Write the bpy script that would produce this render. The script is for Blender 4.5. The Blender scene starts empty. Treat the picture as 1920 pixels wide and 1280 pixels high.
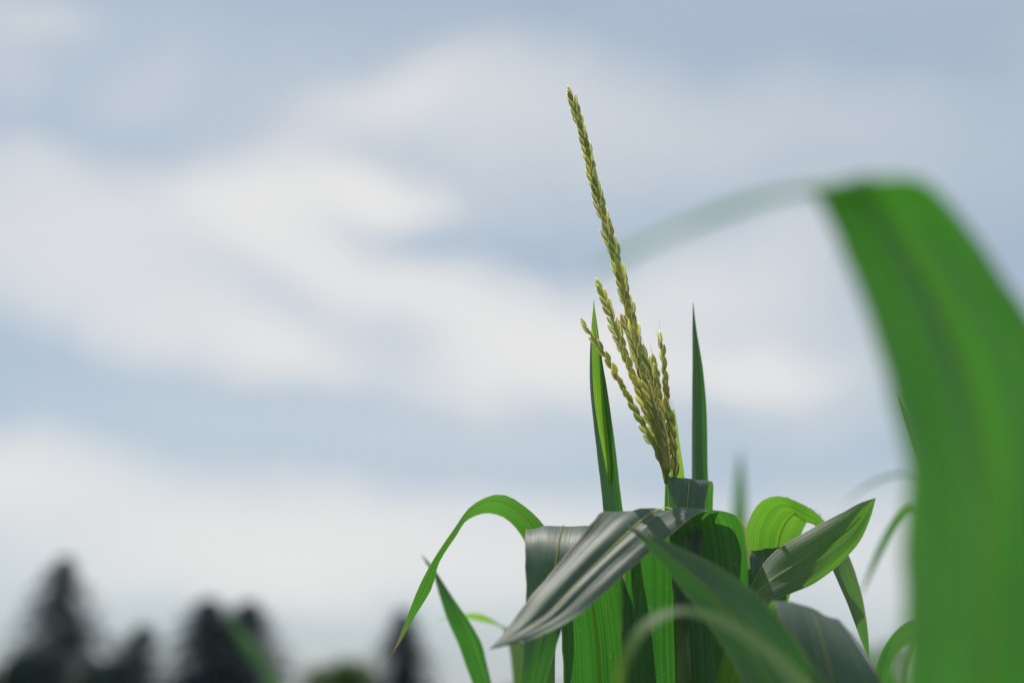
import bpy, math, random
from mathutils import Vector, Matrix, noise

# ------------------------------------------------------------------ camera, sky, sun, exposure
sc = bpy.context.scene
COL = sc.collection
CAM_LOC = Vector((0.0, 0.0, 1.55))
PITCH = math.radians(14.0)
FOCUS = 1.20
cam_data = bpy.data.cameras.new('camera')
cam_data.sensor_width = 36.0
cam_data.lens = 50.0
cam_data.clip_start = 0.02
cam_data.clip_end = 3000.0
cam_data.dof.use_dof = True
cam_data.dof.focus_distance = FOCUS
cam_data.dof.aperture_fstop = 2.2
cam = bpy.data.objects.new('camera', cam_data)
cam.location = CAM_LOC
cam.rotation_euler = (math.pi / 2 + PITCH, 0, 0)
COL.objects.link(cam)
sc.camera = cam
RM = cam.rotation_euler.to_matrix()
K = 36.0 / 50.0 / 1920.0


def P(px, py, d):
    """point of the place seen at photo position (px, py), d metres in front of the camera"""
    return CAM_LOC + RM @ Vector(((px - 960) * K * d, (640 - py) * K * d, -d))


SUN_EL = math.radians(61)
SUN_AZ = math.radians(-34)          # measured from +Y (view direction) towards +X
S = Vector((math.sin(SUN_AZ) * math.cos(SUN_EL), math.cos(SUN_AZ) * math.cos(SUN_EL), math.sin(SUN_EL)))
sun_data = bpy.data.lights.new('sun', 'SUN')
sun_data.energy = 4.2
sun_data.angle = math.radians(0.53)
sun_data.color = (1.0, 0.94, 0.84)
sun = bpy.data.objects.new('sun', sun_data)
sun.rotation_euler = S.to_track_quat('Z', 'Y').to_euler()
sun.location = (0, 0, 30)
COL.objects.link(sun)

world = bpy.data.worlds.new('World')
sc.world = world
world.use_nodes = True
SKY_STRENGTH = 0.084


def azel(px, py):
    d = (P(px, py, 1.0) - CAM_LOC).normalized()
    return math.atan2(d.x, d.y), math.asin(d.z)


def build_world():
    nt = world.node_tree
    nt.nodes.clear()
    N = nt.nodes.new
    L = nt.links.new

    def math_node(op, a, b=None, clamp=False):
        n = N('ShaderNodeMath'); n.operation = op; n.use_clamp = clamp
        for i, v in enumerate((a, b)):
            if v is None: continue
            if isinstance(v, (int, float)): n.inputs[i].default_value = v
            else: L(v, n.inputs[i])
        return n.outputs[0]
    out = N('ShaderNodeOutputWorld')
    bg = N('ShaderNodeBackground')
    sky = N('ShaderNodeTexSky'); sky.sky_type = 'NISHITA'; sky.sun_disc = False
    sky.sun_elevation = SUN_EL; sky.sun_rotation = SUN_AZ
    sky.air_density = 1.0; sky.dust_density = 0.6; sky.ozone_density = 2.0
    tc = N('ShaderNodeTexCoord')
    sep = N('ShaderNodeSeparateXYZ'); L(tc.outputs['Generated'], sep.inputs[0])
    az = math_node('ARCTAN2', sep.outputs[0], sep.outputs[1])
    el = math_node('ARCSINE', sep.outputs[2])
    comb = N('ShaderNodeCombineXYZ'); L(az, comb.inputs[0]); L(el, comb.inputs[1])
    # wind-drawn wobble of the cloud edges
    wob = N('ShaderNodeTexNoise'); wob.inputs['Scale'].default_value = 8.5; wob.inputs['Detail'].default_value = 6.0
    L(comb.outputs[0], wob.inputs['Vector'])
    sub = N('ShaderNodeVectorMath'); sub.operation = 'SUBTRACT'; L(wob.outputs['Color'], sub.inputs[0]); sub.inputs[1].default_value = (0.5, 0.5, 0.5)
    scl = N('ShaderNodeVectorMath'); scl.operation = 'SCALE'; L(sub.outputs[0], scl.inputs[0]); scl.inputs['Scale'].default_value = 0.062
    add = N('ShaderNodeVectorMath'); add.operation = 'ADD'; L(comb.outputs[0], add.inputs[0]); L(scl.outputs[0], add.inputs[1])
    pos = add.outputs[0]
    # the cloud banks of this sky: centre, half axes (as seen from here, in sky degrees), slant, density
    banks = [
        (40, 430, 260, 120, 0, .75), (560, 340, 260, 75, 3, .95), (730, 365, 130, 62, 8, .75), (430, 420, 300, 110, 0, .75),
        (380, 600, 310, 105, 8, .95), (560, 650, 150, 80, 5, .5), (640, 500, 330, 70, 22, .75), (940, 610, 360, 95, 14, .95),
        (1100, 690, 420, 85, 0, .55), (1420, 700, 160, 60, 0, .8), (900, 700, 210, 75, 0, .45), (1250, 590, 300, 100, -4, .6),
        (1380, 480, 330, 100, -14, .5), (700, 190, 230, 62, -20, .36), (860, 150, 260, 70, -6, .3), (960, 190, 300, 80, 0, .16), (80, 40, 110, 45, 0, .22),
        (270, 165, 140, 55, -30, .14), (20, 170, 60, 90, 0, .14), (180, 330, 260, 70, 0, .3),
        (300, 990, 560, 115, 4, .8), (20, 880, 200, 80, 0, .7), (800, 1035, 560, 120, 2, .75), (450, 1090, 420, 60, 0, .3), (1150, 1030, 260, 110, 0, .4),
        (1640, 1030, 330, 130, 0, .65), (1560, 660, 260, 170, 0, .35), (850, 300, 500, 160, 0, .28), (850, 800, 800, 110, 0, .22), (1300, 230, 500, 110, 0, .24), (420, 130, 700, 170, 0, .16), (1650, 300, 500, 200, 0, .14)]
    total = None
    for (x, y, rx, ry, rot, amp) in banks:
        a0, e0 = azel(x, y)
        sx = K * 0.97 * rx; sy = K * 0.97 * ry
        mp = N('ShaderNodeMapping'); mp.vector_type = 'TEXTURE'
        mp.inputs['Location'].default_value = (a0, e0, 0)
        mp.inputs['Rotation'].default_value = (0, 0, math.radians(-rot))
        mp.inputs['Scale'].default_value = (sx, sy, 1.0)
        L(pos, mp.inputs['Vector'])
        ln = N('ShaderNodeVectorMath'); ln.operation = 'LENGTH'; L(mp.outputs[0], ln.inputs[0])
        mr = N('ShaderNodeMapRange'); mr.interpolation_type = 'SMOOTHSTEP'
        mr.inputs['From Min'].default_value = 1.45; mr.inputs['From Max'].default_value = 0.05
        mr.inputs['To Min'].default_value = 0.0; mr.inputs['To Max'].default_value = amp
        L(ln.outputs['Value'], mr.inputs['Value'])
        total = mr.outputs[0] if total is None else math_node('ADD', total, mr.outputs[0])
    # the same kind of thin broken cloud all round the sky
    mp = N('ShaderNodeMapping'); mp.inputs['Scale'].default_value = (1.0, 1.0, 2.6)
    L(tc.outputs['Generated'], mp.inputs['Vector'])
    cl = N('ShaderNodeTexNoise'); cl.inputs['Scale'].default_value = 3.6; cl.inputs['Detail'].default_value = 6.0; cl.inputs['Roughness'].default_value = 0.55
    L(mp.outputs[0], cl.inputs['Vector'])
    gen = N('ShaderNodeMapRange'); gen.interpolation_type = 'SMOOTHSTEP'
    gen.inputs['From Min'].default_value = 0.36; gen.inputs['From Max'].default_value = 0.66
    L(cl.outputs['Fac'], gen.inputs['Value'])
    # all-round cloud, thinner where the listed banks are
    a0, e0 = azel(960, 700)
    mp2 = N('ShaderNodeMapping'); mp2.vector_type = 'TEXTURE'
    mp2.inputs['Location'].default_value = (a0, e0, 0); mp2.inputs['Scale'].default_value = (0.55, 0.42, 1)
    L(comb.outputs[0], mp2.inputs['Vector'])
    ln = N('ShaderNodeVectorMath'); ln.operation = 'LENGTH'; L(mp2.outputs[0], ln.inputs[0])
    far = N('ShaderNodeMapRange'); far.interpolation_type = 'SMOOTHSTEP'
    far.inputs['From Min'].default_value = 0.7; far.inputs['From Max'].default_value = 1.3
    far.inputs['To Min'].default_value = 0.06; far.inputs['To Max'].default_value = 0.85
    L(ln.outputs['Value'], far.inputs['Value'])
    g = math_node('MULTIPLY', gen.outputs[0], far.outputs[0])
    total = math_node('ADD', total, g)
    # soften: 1 - exp(-1.5 x)
    ex = math_node('EXPONENT', math_node('MULTIPLY', total, -1.28))
    fac = math_node('SUBTRACT', 1.0, ex, True)
    # veil of high haze
    sk = N('ShaderNodeVectorMath'); sk.operation = 'SCALE'; L(sky.outputs[0], sk.inputs[0]); sk.inputs['Scale'].default_value = SKY_STRENGTH
    veil = N('ShaderNodeMix'); veil.data_type = 'RGBA'; veil.inputs[0].default_value = 0.62
    L(sk.outputs[0], veil.inputs[6]); veil.inputs[7].default_value = (0.50, 0.595, 0.68, 1)
    mix = N('ShaderNodeMix'); mix.data_type = 'RGBA'
    L(fac, mix.inputs[0]); L(veil.outputs[2], mix.inputs[6]); mix.inputs[7].default_value = (0.85, 0.835, 0.815, 1)
    L(mix.outputs[2], bg.inputs['Color']); bg.inputs['Strength'].default_value = 1.0
    L(bg.outputs[0], out.inputs['Surface'])


build_world()
sc.view_settings.view_transform = 'Standard'
sc.view_settings.look = 'None'
sc.view_settings.exposure = 0.0
sc.view_settings.gamma = 1.0
sc.view_settings.use_curve_mapping = False
sc.cycles.max_bounces = 8
sc.cycles.transmission_bounces = 6
sc.cycles.transparent_max_bounces = 6


# ------------------------------------------------------------------ materials
def new_mat(name):
    m = bpy.data.materials.new(name); m.use_nodes = True
    nt = m.node_tree; nt.nodes.clear()
    return m, nt


def ramp(nt, fac, stops):
    r = nt.nodes.new('ShaderNodeValToRGB')
    while len(r.color_ramp.elements) < len(stops): r.color_ramp.elements.new(0.5)
    for e, (p, c) in zip(r.color_ramp.elements, stops):
        e.position = p; e.color = (*c, 1)
    nt.links.new(fac, r.inputs[0])
    return r.outputs[0]


def leaf_material(name, refl_lo, refl_hi, trans_lo, trans_hi, trans_mix=0.5, rough=0.42, dry_tip=0.0):
    m, nt = new_mat(name)
    N, L = nt.nodes.new, nt.links.new
    out = N('ShaderNodeOutputMaterial')
    uv = N('ShaderNodeUVMap'); uv.uv_map = 'UVMap'
    mp = N('ShaderNodeMapping'); mp.inputs['Scale'].default_value = (46, 0.8, 1); L(uv.outputs[0], mp.inputs[0])
    info = N('ShaderNodeObjectInfo')
    vadd = N('ShaderNodeVectorMath'); vadd.operation = 'ADD'; L(mp.outputs[0], vadd.inputs[0])
    cmb = N('ShaderNodeCombineXYZ'); mulr = N('ShaderNodeMath'); mulr.operation = 'MULTIPLY'; mulr.inputs[1].default_value = 57.0
    L(info.outputs['Random'], mulr.inputs[0]); L(mulr.outputs[0], cmb.inputs[0]); L(mulr.outputs[0], cmb.inputs[2]); L(cmb.outputs[0], vadd.inputs[1])
    vein = N('ShaderNodeTexNoise'); vein.inputs['Scale'].default_value = 1.0; vein.inputs['Detail'].default_value = 3.0; vein.inputs['Roughness'].default_value = 0.6
    L(vadd.outputs[0], vein.inputs['Vector'])
    mp2 = N('ShaderNodeMapping'); mp2.inputs['Scale'].default_value = (3.0, 4.5, 1); L(uv.outputs[0], mp2.inputs[0])
    vadd2 = N('ShaderNodeVectorMath'); vadd2.operation = 'ADD'; L(mp2.outputs[0], vadd2.inputs[0]); L(cmb.outputs[0], vadd2.inputs[1])
    blot = N('ShaderNodeTexNoise'); blot.inputs['Scale'].default_value = 1.0; blot.inputs['Detail'].default_value = 4.0
    L(vadd2.outputs[0], blot.inputs['Vector'])
    mixf = N('ShaderNodeMath'); mixf.operation = 'MULTIPLY_ADD'; mixf.inputs[1].default_value = 0.62
    L(vein.outputs['Fac'], mixf.inputs[0])
    b2 = N('ShaderNodeMath'); b2.operation = 'MULTIPLY'; b2.inputs[1].default_value = 0.38; L(blot.outputs['Fac'], b2.inputs[0]); L(b2.outputs[0], mixf.inputs[2])
    refl = ramp(nt, mixf.outputs[0], [(0.36, refl_lo), (0.64, refl_hi)])
    tran = ramp(nt, mixf.outputs[0], [(0.36, trans_lo), (0.64, trans_hi)])
    sepu = N('ShaderNodeSeparateXYZ'); L(uv.outputs[0], sepu.inputs[0])
    if dry_tip > 0:
        # withered last centimetres
        w = N('ShaderNodeMath'); w.operation = 'ADD'
        w2 = N('ShaderNodeMath'); w2.operation = 'MULTIPLY'; w2.inputs[1].default_value = 0.05
        L(vein.outputs['Fac'], w2.inputs[0]); L(w2.outputs[0], w.inputs[0]); L(sepu.outputs[1], w.inputs[1])
        mr = N('ShaderNodeMapRange'); mr.inputs['From Min'].default_value = 1.0 - dry_tip; mr.inputs['From Max'].default_value = 1.03 - dry_tip * 0.6
        L(w.outputs[0], mr.inputs['Value'])
        for k, c in ((0, (0.33, 0.27, 0.16)), (1, (0.25, 0.19, 0.09))):
            mx = N('ShaderNodeMix'); mx.data_type = 'RGBA'; L(mr.outputs[0], mx.inputs[0])
            L(refl if k == 0 else tran, mx.inputs[6]); mx.inputs[7].default_value = (*c, 1)
            if k == 0: refl = mx.outputs[2]
            else: tran = mx.outputs[2]
    # dry specks and the pale horny margin
    mp3 = N('ShaderNodeMapping'); mp3.inputs['Scale'].default_value = (26, 90, 1); L(uv.outputs[0], mp3.inputs[0])
    vadd3 = N('ShaderNodeVectorMath'); vadd3.operation = 'ADD'; L(mp3.outputs[0], vadd3.inputs[0]); L(cmb.outputs[0], vadd3.inputs[1])
    spot = N('ShaderNodeTexNoise'); spot.inputs['Scale'].default_value = 1.0; spot.inputs['Detail'].default_value = 1.0; L(vadd3.outputs[0], spot.inputs['Vector'])
    spm = N('ShaderNodeMapRange'); spm.inputs['From Min'].default_value = 0.71; spm.inputs['From Max'].default_value = 0.78; spm.inputs['To Max'].default_value = 0.4
    L(spot.outputs['Fac'], spm.inputs['Value'])
    eu = N('ShaderNodeMath'); eu.operation = 'PINGPONG'; eu.inputs[1].default_value = 0.5; L(sepu.outputs[0], eu.inputs[0])
    edm = N('ShaderNodeMapRange'); edm.inputs['From Min'].default_value = 0.022; edm.inputs['From Max'].default_value = 0.008; edm.inputs['To Max'].default_value = 0.6
    L(eu.outputs[0], edm.inputs['Value'])
    wear = N('ShaderNodeMath'); wear.operation = 'MAXIMUM'; L(spm.outputs[0], wear.inputs[0]); L(edm.outputs[0], wear.inputs[1])
    for k, c in ((0, (0.34, 0.34, 0.22)), (1, (0.40, 0.40, 0.16))):
        mw = N('ShaderNodeMix'); mw.data_type = 'RGBA'; L(wear.outputs[0], mw.inputs[0])
        L(refl if k == 0 else tran, mw.inputs[6]); mw.inputs[7].default_value = (*c, 1)
        if k == 0: refl = mw.outputs[2]
        else: tran = mw.outputs[2]
    bump = N('ShaderNodeBump'); bump.inputs['Strength'].default_value = 0.35; bump.inputs['Distance'].default_value = 0.0012
    L(vein.outputs['Fac'], bump.inputs['Height'])
    pr = N('ShaderNodeBsdfPrincipled')
    L(refl, pr.inputs['Base Color']); pr.inputs['Roughness'].default_value = rough
    pr.inputs['Specular IOR Level'].default_value = 0.65
    pr.inputs['Sheen Weight'].default_value = 0.05; pr.inputs['Sheen Roughness'].default_value = 0.4
    L(bump.outputs[0], pr.inputs['Normal'])
    tr = N('ShaderNodeBsdfTranslucent'); L(tran, tr.inputs['Color']); L(bump.outputs[0], tr.inputs['Normal'])
    mx = N('ShaderNodeMixShader'); mx.inputs[0].default_value = trans_mix
    L(pr.outputs[0], mx.inputs[1]); L(tr.outputs[0], mx.inputs[2])
    L(mx.outputs[0], out.inputs['Surface'])
    return m


M_LEAF = leaf_material('corn leaf', (0.052, 0.082, 0.082), (0.082, 0.122, 0.112), (0.026, 0.175, 0.011), (0.080, 0.34, 0.024), 0.44, 0.50)
M_YOUNG = leaf_material('young corn leaf', (0.040, 0.090, 0.030), (0.07, 0.14, 0.05), (0.18, 0.44, 0.02), (0.34, 0.66, 0.05), 0.5, 0.50)
M_FRESH = leaf_material('fresh corn leaf', (0.042, 0.080, 0.050), (0.068, 0.12, 0.07), (0.09, 0.33, 0.015), (0.22, 0.52, 0.04), 0.48, 0.50)
M_DRYTIP = leaf_material('corn leaf with withered tip', (0.035, 0.080, 0.030), (0.055, 0.115, 0.045), (0.07, 0.28, 0.02), (0.13, 0.40, 0.04), 0.46, 0.50, 0.035)


def simple_material(name, c1, c2, scale=40, rough=0.6, trans=None, tmix=0.3, bump=0.0, coord='Object', spec=0.4):
    m, nt = new_mat(name)
    N, L = nt.nodes.new, nt.links.new
    out = N('ShaderNodeOutputMaterial'); tc = N('ShaderNodeTexCoord')
    nz = N('ShaderNodeTexNoise'); nz.inputs['Scale'].default_value = scale; nz.inputs['Detail'].default_value = 5
    L(tc.outputs[coord], nz.inputs['Vector'])
    col = ramp(nt, nz.outputs['Fac'], [(0.33, c1), (0.67, c2)])
    pr = N('ShaderNodeBsdfPrincipled'); L(col, pr.inputs['Base Color']); pr.inputs['Roughness'].default_value = rough
    pr.inputs['Specular IOR Level'].default_value = spec
    if bump:
        bp = N('ShaderNodeBump'); bp.inputs['Strength'].default_value = bump; bp.inputs['Distance'].default_value = 0.02
        L(nz.outputs['Fac'], bp.inputs['Height']); L(bp.outputs[0], pr.inputs['Normal'])
    if trans:
        tr = N('ShaderNodeBsdfTranslucent'); tr.inputs['Color'].default_value = (*trans, 1)
        mx = N('ShaderNodeMixShader'); mx.inputs[0].default_value = tmix
        L(pr.outputs[0], mx.inputs[1]); L(tr.outputs[0], mx.inputs[2]); L(mx.outputs[0], out.inputs['Surface'])
    else:
        L(pr.outputs[0], out.inputs['Surface'])
    return m


M_RIB = simple_material('leaf midrib', (0.26, 0.29, 0.14), (0.38, 0.38, 0.20), 60, 0.5, (0.92, 0.90, 0.50), 0.75)
M_STALK = simple_material('corn stalk', (0.07, 0.14, 0.04), (0.12, 0.20, 0.07), 30, 0.45, (0.1, 0.25, 0.03), 0.15)
M_RACHIS = simple_material('tassel axis', (0.28, 0.33, 0.16), (0.40, 0.42, 0.22), 80, 0.5, (0.75, 0.80, 0.35), 0.5)
M_HAIR = simple_material('leaf hairs', (0.62, 0.60, 0.52), (0.75, 0.73, 0.65), 50, 0.5, (0.8, 0.78, 0.7), 0.5)
M_SOIL = simple_material('weedy field soil', (0.055, 0.085, 0.035), (0.12, 0.105, 0.065), 1.3, 0.95, None, 0, 0.6)
M_BARK = simple_material('bark', (0.05, 0.04, 0.03), (0.10, 0.08, 0.06), 6, 0.9, None, 0, 0.5)
M_NEEDLE = simple_material('spruce needles', (0.035, 0.060, 0.078), (0.066, 0.100, 0.122), 1.2, 0.9, (0.03, 0.05, 0.04), 0.06, spec=0.15)  # distance haze is put into the colour: needles lightened and blued
M_BROAD = simple_material('broad leaves', (0.030, 0.052, 0.056), (0.055, 0.085, 0.078), 1.2, 0.9, (0.05, 0.09, 0.05), 0.12, spec=0.15)
M_GREENBUSH = simple_material('green bush leaves', (0.05, 0.085, 0.04), (0.09, 0.13, 0.06), 2, 0.8, (0.14, 0.26, 0.06), 0.35, spec=0.2)


def spikelet_material():
    m, nt = new_mat('tassel spikelet')
    N, L = nt.nodes.new, nt.links.new
    out = N('ShaderNodeOutputMaterial')
    uv = N('ShaderNodeUVMap'); uv.uv_map = 'UVMap'
    sep = N('ShaderNodeSeparateXYZ'); L(uv.outputs[0], sep.inputs[0])
    info = N('ShaderNodeObjectInfo')
    base = ramp(nt, info.outputs['Random'], [(0.0, (0.17, 0.23, 0.15)), (0.3, (0.26, 0.29, 0.17)), (0.5, (0.15, 0.20, 0.15)), (0.75, (0.36, 0.36, 0.21)), (0.88, (0.20, 0.18, 0.14)), (1.0, (0.25, 0.26, 0.19))])
    mp = N('ShaderNodeMapping'); mp.inputs['Scale'].default_value = (26, 2.0, 1); L(uv.outputs[0], mp.inputs[0])
    nz = N('ShaderNodeTexNoise'); nz.inputs['Scale'].default_value = 1.0; nz.inputs['Detail'].default_value = 3; L(mp.outputs[0], nz.inputs['Vector'])
    mul = N('ShaderNodeMix'); mul.data_type = 'RGBA'; mul.blend_type = 'MULTIPLY'; mul.inputs[0].default_value = 0.75
    L(base, mul.inputs[6])
    L(ramp(nt, nz.outputs['Fac'], [(0.3, (0.55, 0.55, 0.55)), (0.7, (1.3, 1.3, 1.25))]), mul.inputs[7])
    # papery pale husk margins and tip, the margins also painting in the backlit rim
    wave = N('ShaderNodeMath'); wave.operation = 'PINGPONG'; wave.inputs[1].default_value = 0.25; L(sep.outputs[0], wave.inputs[0])
    edge = N('ShaderNodeMapRange'); edge.inputs['From Min'].default_value = 0.085; edge.inputs['From Max'].default_value = 0.0; L(wave.outputs[0], edge.inputs['Value'])
    tip = N('ShaderNodeMapRange'); tip.inputs['From Min'].default_value = 0.80; tip.inputs['From Max'].default_value = 1.0; L(sep.outputs[1], tip.inputs['Value'])
    mxm = N('ShaderNodeMath'); mxm.operation = 'MAXIMUM'; L(edge.outputs[0], mxm.inputs[0]); L(tip.outputs[0], mxm.inputs[1])
    sc_ = N('ShaderNodeMath'); sc_.operation = 'MULTIPLY'; sc_.inputs[1].default_value = 0.9; L(mxm.outputs[0], sc_.inputs[0])
    mx = N('ShaderNodeMix'); mx.data_type = 'RGBA'; L(sc_.outputs[0], mx.inputs[0]); L(mul.outputs[2], mx.inputs[6]); mx.inputs[7].default_value = (0.74, 0.71, 0.57, 1)
    pr = N('ShaderNodeBsdfPrincipled'); L(mx.outputs[2], pr.inputs['Base Color']); pr.inputs['Roughness'].default_value = 0.5
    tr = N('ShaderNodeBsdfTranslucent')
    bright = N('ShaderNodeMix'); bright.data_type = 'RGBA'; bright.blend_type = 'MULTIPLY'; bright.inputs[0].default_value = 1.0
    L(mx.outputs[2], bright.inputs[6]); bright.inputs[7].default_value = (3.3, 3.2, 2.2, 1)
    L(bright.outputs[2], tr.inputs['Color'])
    ms = N('ShaderNodeMixShader'); ms.inputs[0].default_value = 0.54
    L(pr.outputs[0], ms.inputs[1]); L(tr.outputs[0], ms.inputs[2]); L(ms.outputs[0], out.inputs['Surface'])
    return m


M_SPIKELET = spikelet_material()


# ------------------------------------------------------------------ helpers
def link(o, parent=None):
    COL.objects.link(o)
    if parent is not None: o.parent = parent
    return o


def mesh_obj(name, verts, faces, mat, parent=None, uvs=None, smooth=True):
    me = bpy.data.meshes.new(name)
    me.from_pydata([tuple(v) for v in verts], [], faces)
    me.materials.append(mat)
    if uvs is not None:
        lay = me.uv_layers.new(name='UVMap')
        for poly in me.polygons:
            for li in poly.loop_indices:
                lay.data[li].uv = uvs[me.loops[li].vertex_index]
    if smooth: me.polygons.foreach_set('use_smooth', [True] * len(me.polygons))
    me.update()
    return link(bpy.data.objects.new(name, me), parent)


def thing(name, loc, label, cat, group=None):
    o = bpy.data.objects.new(name, None)
    o.empty_display_size = 0.1
    o.location = loc
    o['label'] = label; o['category'] = cat
    if group: o['group'] = group
    COL.objects.link(o)
    return o


def catmull(pts, n):
    """even-ish samples of a centripetal Catmull-Rom curve through pts (any dimension tuple lists)"""
    pts = [list(p) for p in pts]
    k = len(pts)
    t = [0.0]
    for i in range(1, k):
        dd = math.sqrt(sum((a - b) ** 2 for a, b in zip(pts[i], pts[i - 1])))
        t.append(t[-1] + max(dd, 1e-6) ** 0.5)
    ln = [0.0]
    for i in range(1, k):
        ln.append(ln[-1] + max(math.sqrt(sum((a - b) ** 2 for a, b in zip(pts[i], pts[i - 1]))), 1e-6))
    res = []
    for s in range(n):
        target = ln[-1] * s / (n - 1)
        i = 0
        while i < k - 2 and ln[i + 1] < target: i += 1
        f = (target - ln[i]) / (ln[i + 1] - ln[i])
        f = min(1.0, max(0.0, f))
        t1, t2 = t[i], t[i + 1]
        p1, p2 = pts[i], pts[i + 1]

        def tang(j):
            if j == 0: return [(b - a) / (t[1] - t[0]) for a, b in zip(pts[0], pts[1])]
            if j == k - 1: return [(b - a) / (t[-1] - t[-2]) for a, b in zip(pts[-2], pts[-1])]
            h0, h1 = t[j] - t[j - 1], t[j + 1] - t[j]
            return [((b - a) / h0 * h1 + (c - b) / h1 * h0) / (h0 + h1) for a, b, c in zip(pts[j - 1], pts[j], pts[j + 1])]
        m1, m2 = tang(i), tang(i + 1)
        h = t2 - t1
        h00 = 2 * f**3 - 3 * f**2 + 1; h10 = f**3 - 2 * f**2 + f; h01 = -2 * f**3 + 3 * f**2; h11 = f**3 - f**2
        res.append([h00 * a + h10 * h * ma + h01 * b + h11 * h * mb for a, b, ma, mb in zip(p1, p2, m1, m2)])
    return res


def leaf(parent, stations, mat=None, cup=0.07, ripple=0.0, seed=0, nl=56, nw=12, rib=True, world_pts=False, rib_w=0.05, flat=1.6, folds=0.0):
    """one blade: stations give both margins from the stalk outwards; cup folds it about the midrib"""
    mat = mat or M_LEAF
    base = parent.location
    rows = []
    for s in stations:
        if world_pts: a, b = s
        else: a, b = P(s[0], s[1], s[2]), P(s[3], s[4], s[5])
        rows.append([*a, *b])
    sm = catmull(rows, nl)
    A = [Vector(r[:3]) for r in sm]; B = [Vector(r[3:]) for r in sm]
    C = [(a + b) / 2 for a, b in zip(A, B)]
    verts, uvs, cen, nrm, wid = [], [], [], [], []
    rnd = random.Random(seed)
    ph = [rnd.uniform(0, 6.28) for _ in range(4)]
    last_n = None
    total = sum((C[i + 1] - C[i]).length for i in range(nl - 1))
    run = 0.0
    for i in range(nl):
        if i: run += (C[i] - C[i - 1]).length
        T = (C[min(i + 1, nl - 1)] - C[max(i - 1, 0)])
        X = B[i] - A[i]
        n = T.cross(X)
        if n.length < 1e-9: n = last_n or Vector((0, 0, 1))
        n.normalize()
        last_n = n
        w = X.length
        ja = 0.016 * noise.noise((run * 70, ph[0] * 5, 0)); jb = 0.016 * noise.noise((run * 70, ph[1] * 5, 3))
        for j in range(nw + 1):
            u = j / nw
            e = 2 * u - 1
            off = cup * w * (1 - abs(e) ** flat)
            if ripple:
                side = 0 if e < 0 else 2
                off += ripple * (abs(e) ** 2) * min(1, w / 0.03) * (math.sin(run * 55 + ph[side]) * 0.6 + math.sin(run * 97 + ph[side + 1]) * 0.4)
            off += (0.0020 * noise.noise((e * 2.2 + ph[0] * 9, run * 5, ph[1])) + 0.0007 * noise.noise((e * 7 + ph[2] * 9, run * 9, ph[3]))) * min(1, w / 0.04)
            if folds: off += folds * (noise.noise((e * 2.3 + 1.3 * run, 3 * run, seed)) * 2 + 0.4 * noise.noise((e * 6, 4 * run, seed + 5.5))) * (1 - e * e) * min(1, w / 0.06) ** 2
            v = A[i] + X * (u + (ja * (1 - u) + jb * u) * e * e) + n * off
            verts.append(v - base); uvs.append((u, run / total))
        cen.append(A[i] + X * 0.5 + n * cup * w - base); nrm.append(n); wid.append(w)
    faces = []
    for i in range(nl - 1):
        for j in range(nw):
            a = i * (nw + 1) + j
            faces.append((a, a + 1, a + nw + 2, a + nw + 1))
    o = mesh_obj('leaf', verts, faces, mat, parent, uvs)
    o.data['length_m'] = total
    if rib:
        rv, rf = [], []
        last = int(nl * 0.93)
        for i in range(last):
            f = i / (last - 1)
            r = max(0.00035, min(wid[i] * rib_w * 0.4, 0.0013) * (1 - f * 0.85))
            side = (B[i] - A[i]); side = side.normalized() if side.length > 1e-6 else Vector((1, 0, 0))
            for q in range(6):
                an = q / 6 * 2 * math.pi
                rv.append(cen[i] + side * (math.cos(an) * r) + nrm[i] * (math.sin(an) * r * 0.7))
        for i in range(last - 1):
            for q in range(6):
                a = i * 6 + q; b = i * 6 + (q + 1) % 6
                rf.append((a, b, b + 6, a + 6))
        mesh_obj('midrib', rv, rf, M_RIB, o)
    return o


def margin_hairs(lf, nl, nw, side, v0, v1, count, length, seed=0):
    """the stiff pale hairs along one margin of a blade"""
    rnd = random.Random(seed)
    vs = lf.data.vertices
    j = 0 if side == 'a' else nw
    jn = 1 if side == 'a' else nw - 1
    verts, faces = [], []
    for k in range(count):
        f = (v0 + (v1 - v0) * (k + rnd.random()) / count) * (nl - 1)
        i = min(nl - 2, int(f)); g = f - i
        p = vs[i * (nw + 1) + j].co.lerp(vs[(i + 1) * (nw + 1) + j].co, g)
        q = vs[i * (nw + 1) + jn].co.lerp(vs[(i + 1) * (nw + 1) + jn].co, g)
        T = (vs[(i + 1) * (nw + 1) + j].co - vs[i * (nw + 1) + j].co).normalized()
        o = (p - q).normalized()
        d = (o + T * rnd.uniform(0.2, 0.7) + Vector((rnd.gauss(0, .2), rnd.gauss(0, .2), rnd.gauss(0, .2)))).normalized()
        n = T.cross(o).normalized()
        r = 0.00022; h = length * rnd.uniform(0.5, 1.2); i0 = len(verts)
        verts += [p + T * r, p - T * r * .5 + n * r, p - T * r * .5 - n * r, p + d * h]
        faces += [(i0, i0 + 1, i0 + 3), (i0 + 1, i0 + 2, i0 + 3), (i0 + 2, i0, i0 + 3)]
    o = mesh_obj('margin_hairs', verts, faces, M_HAIR, lf)
    o['kind'] = 'stuff'


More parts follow.
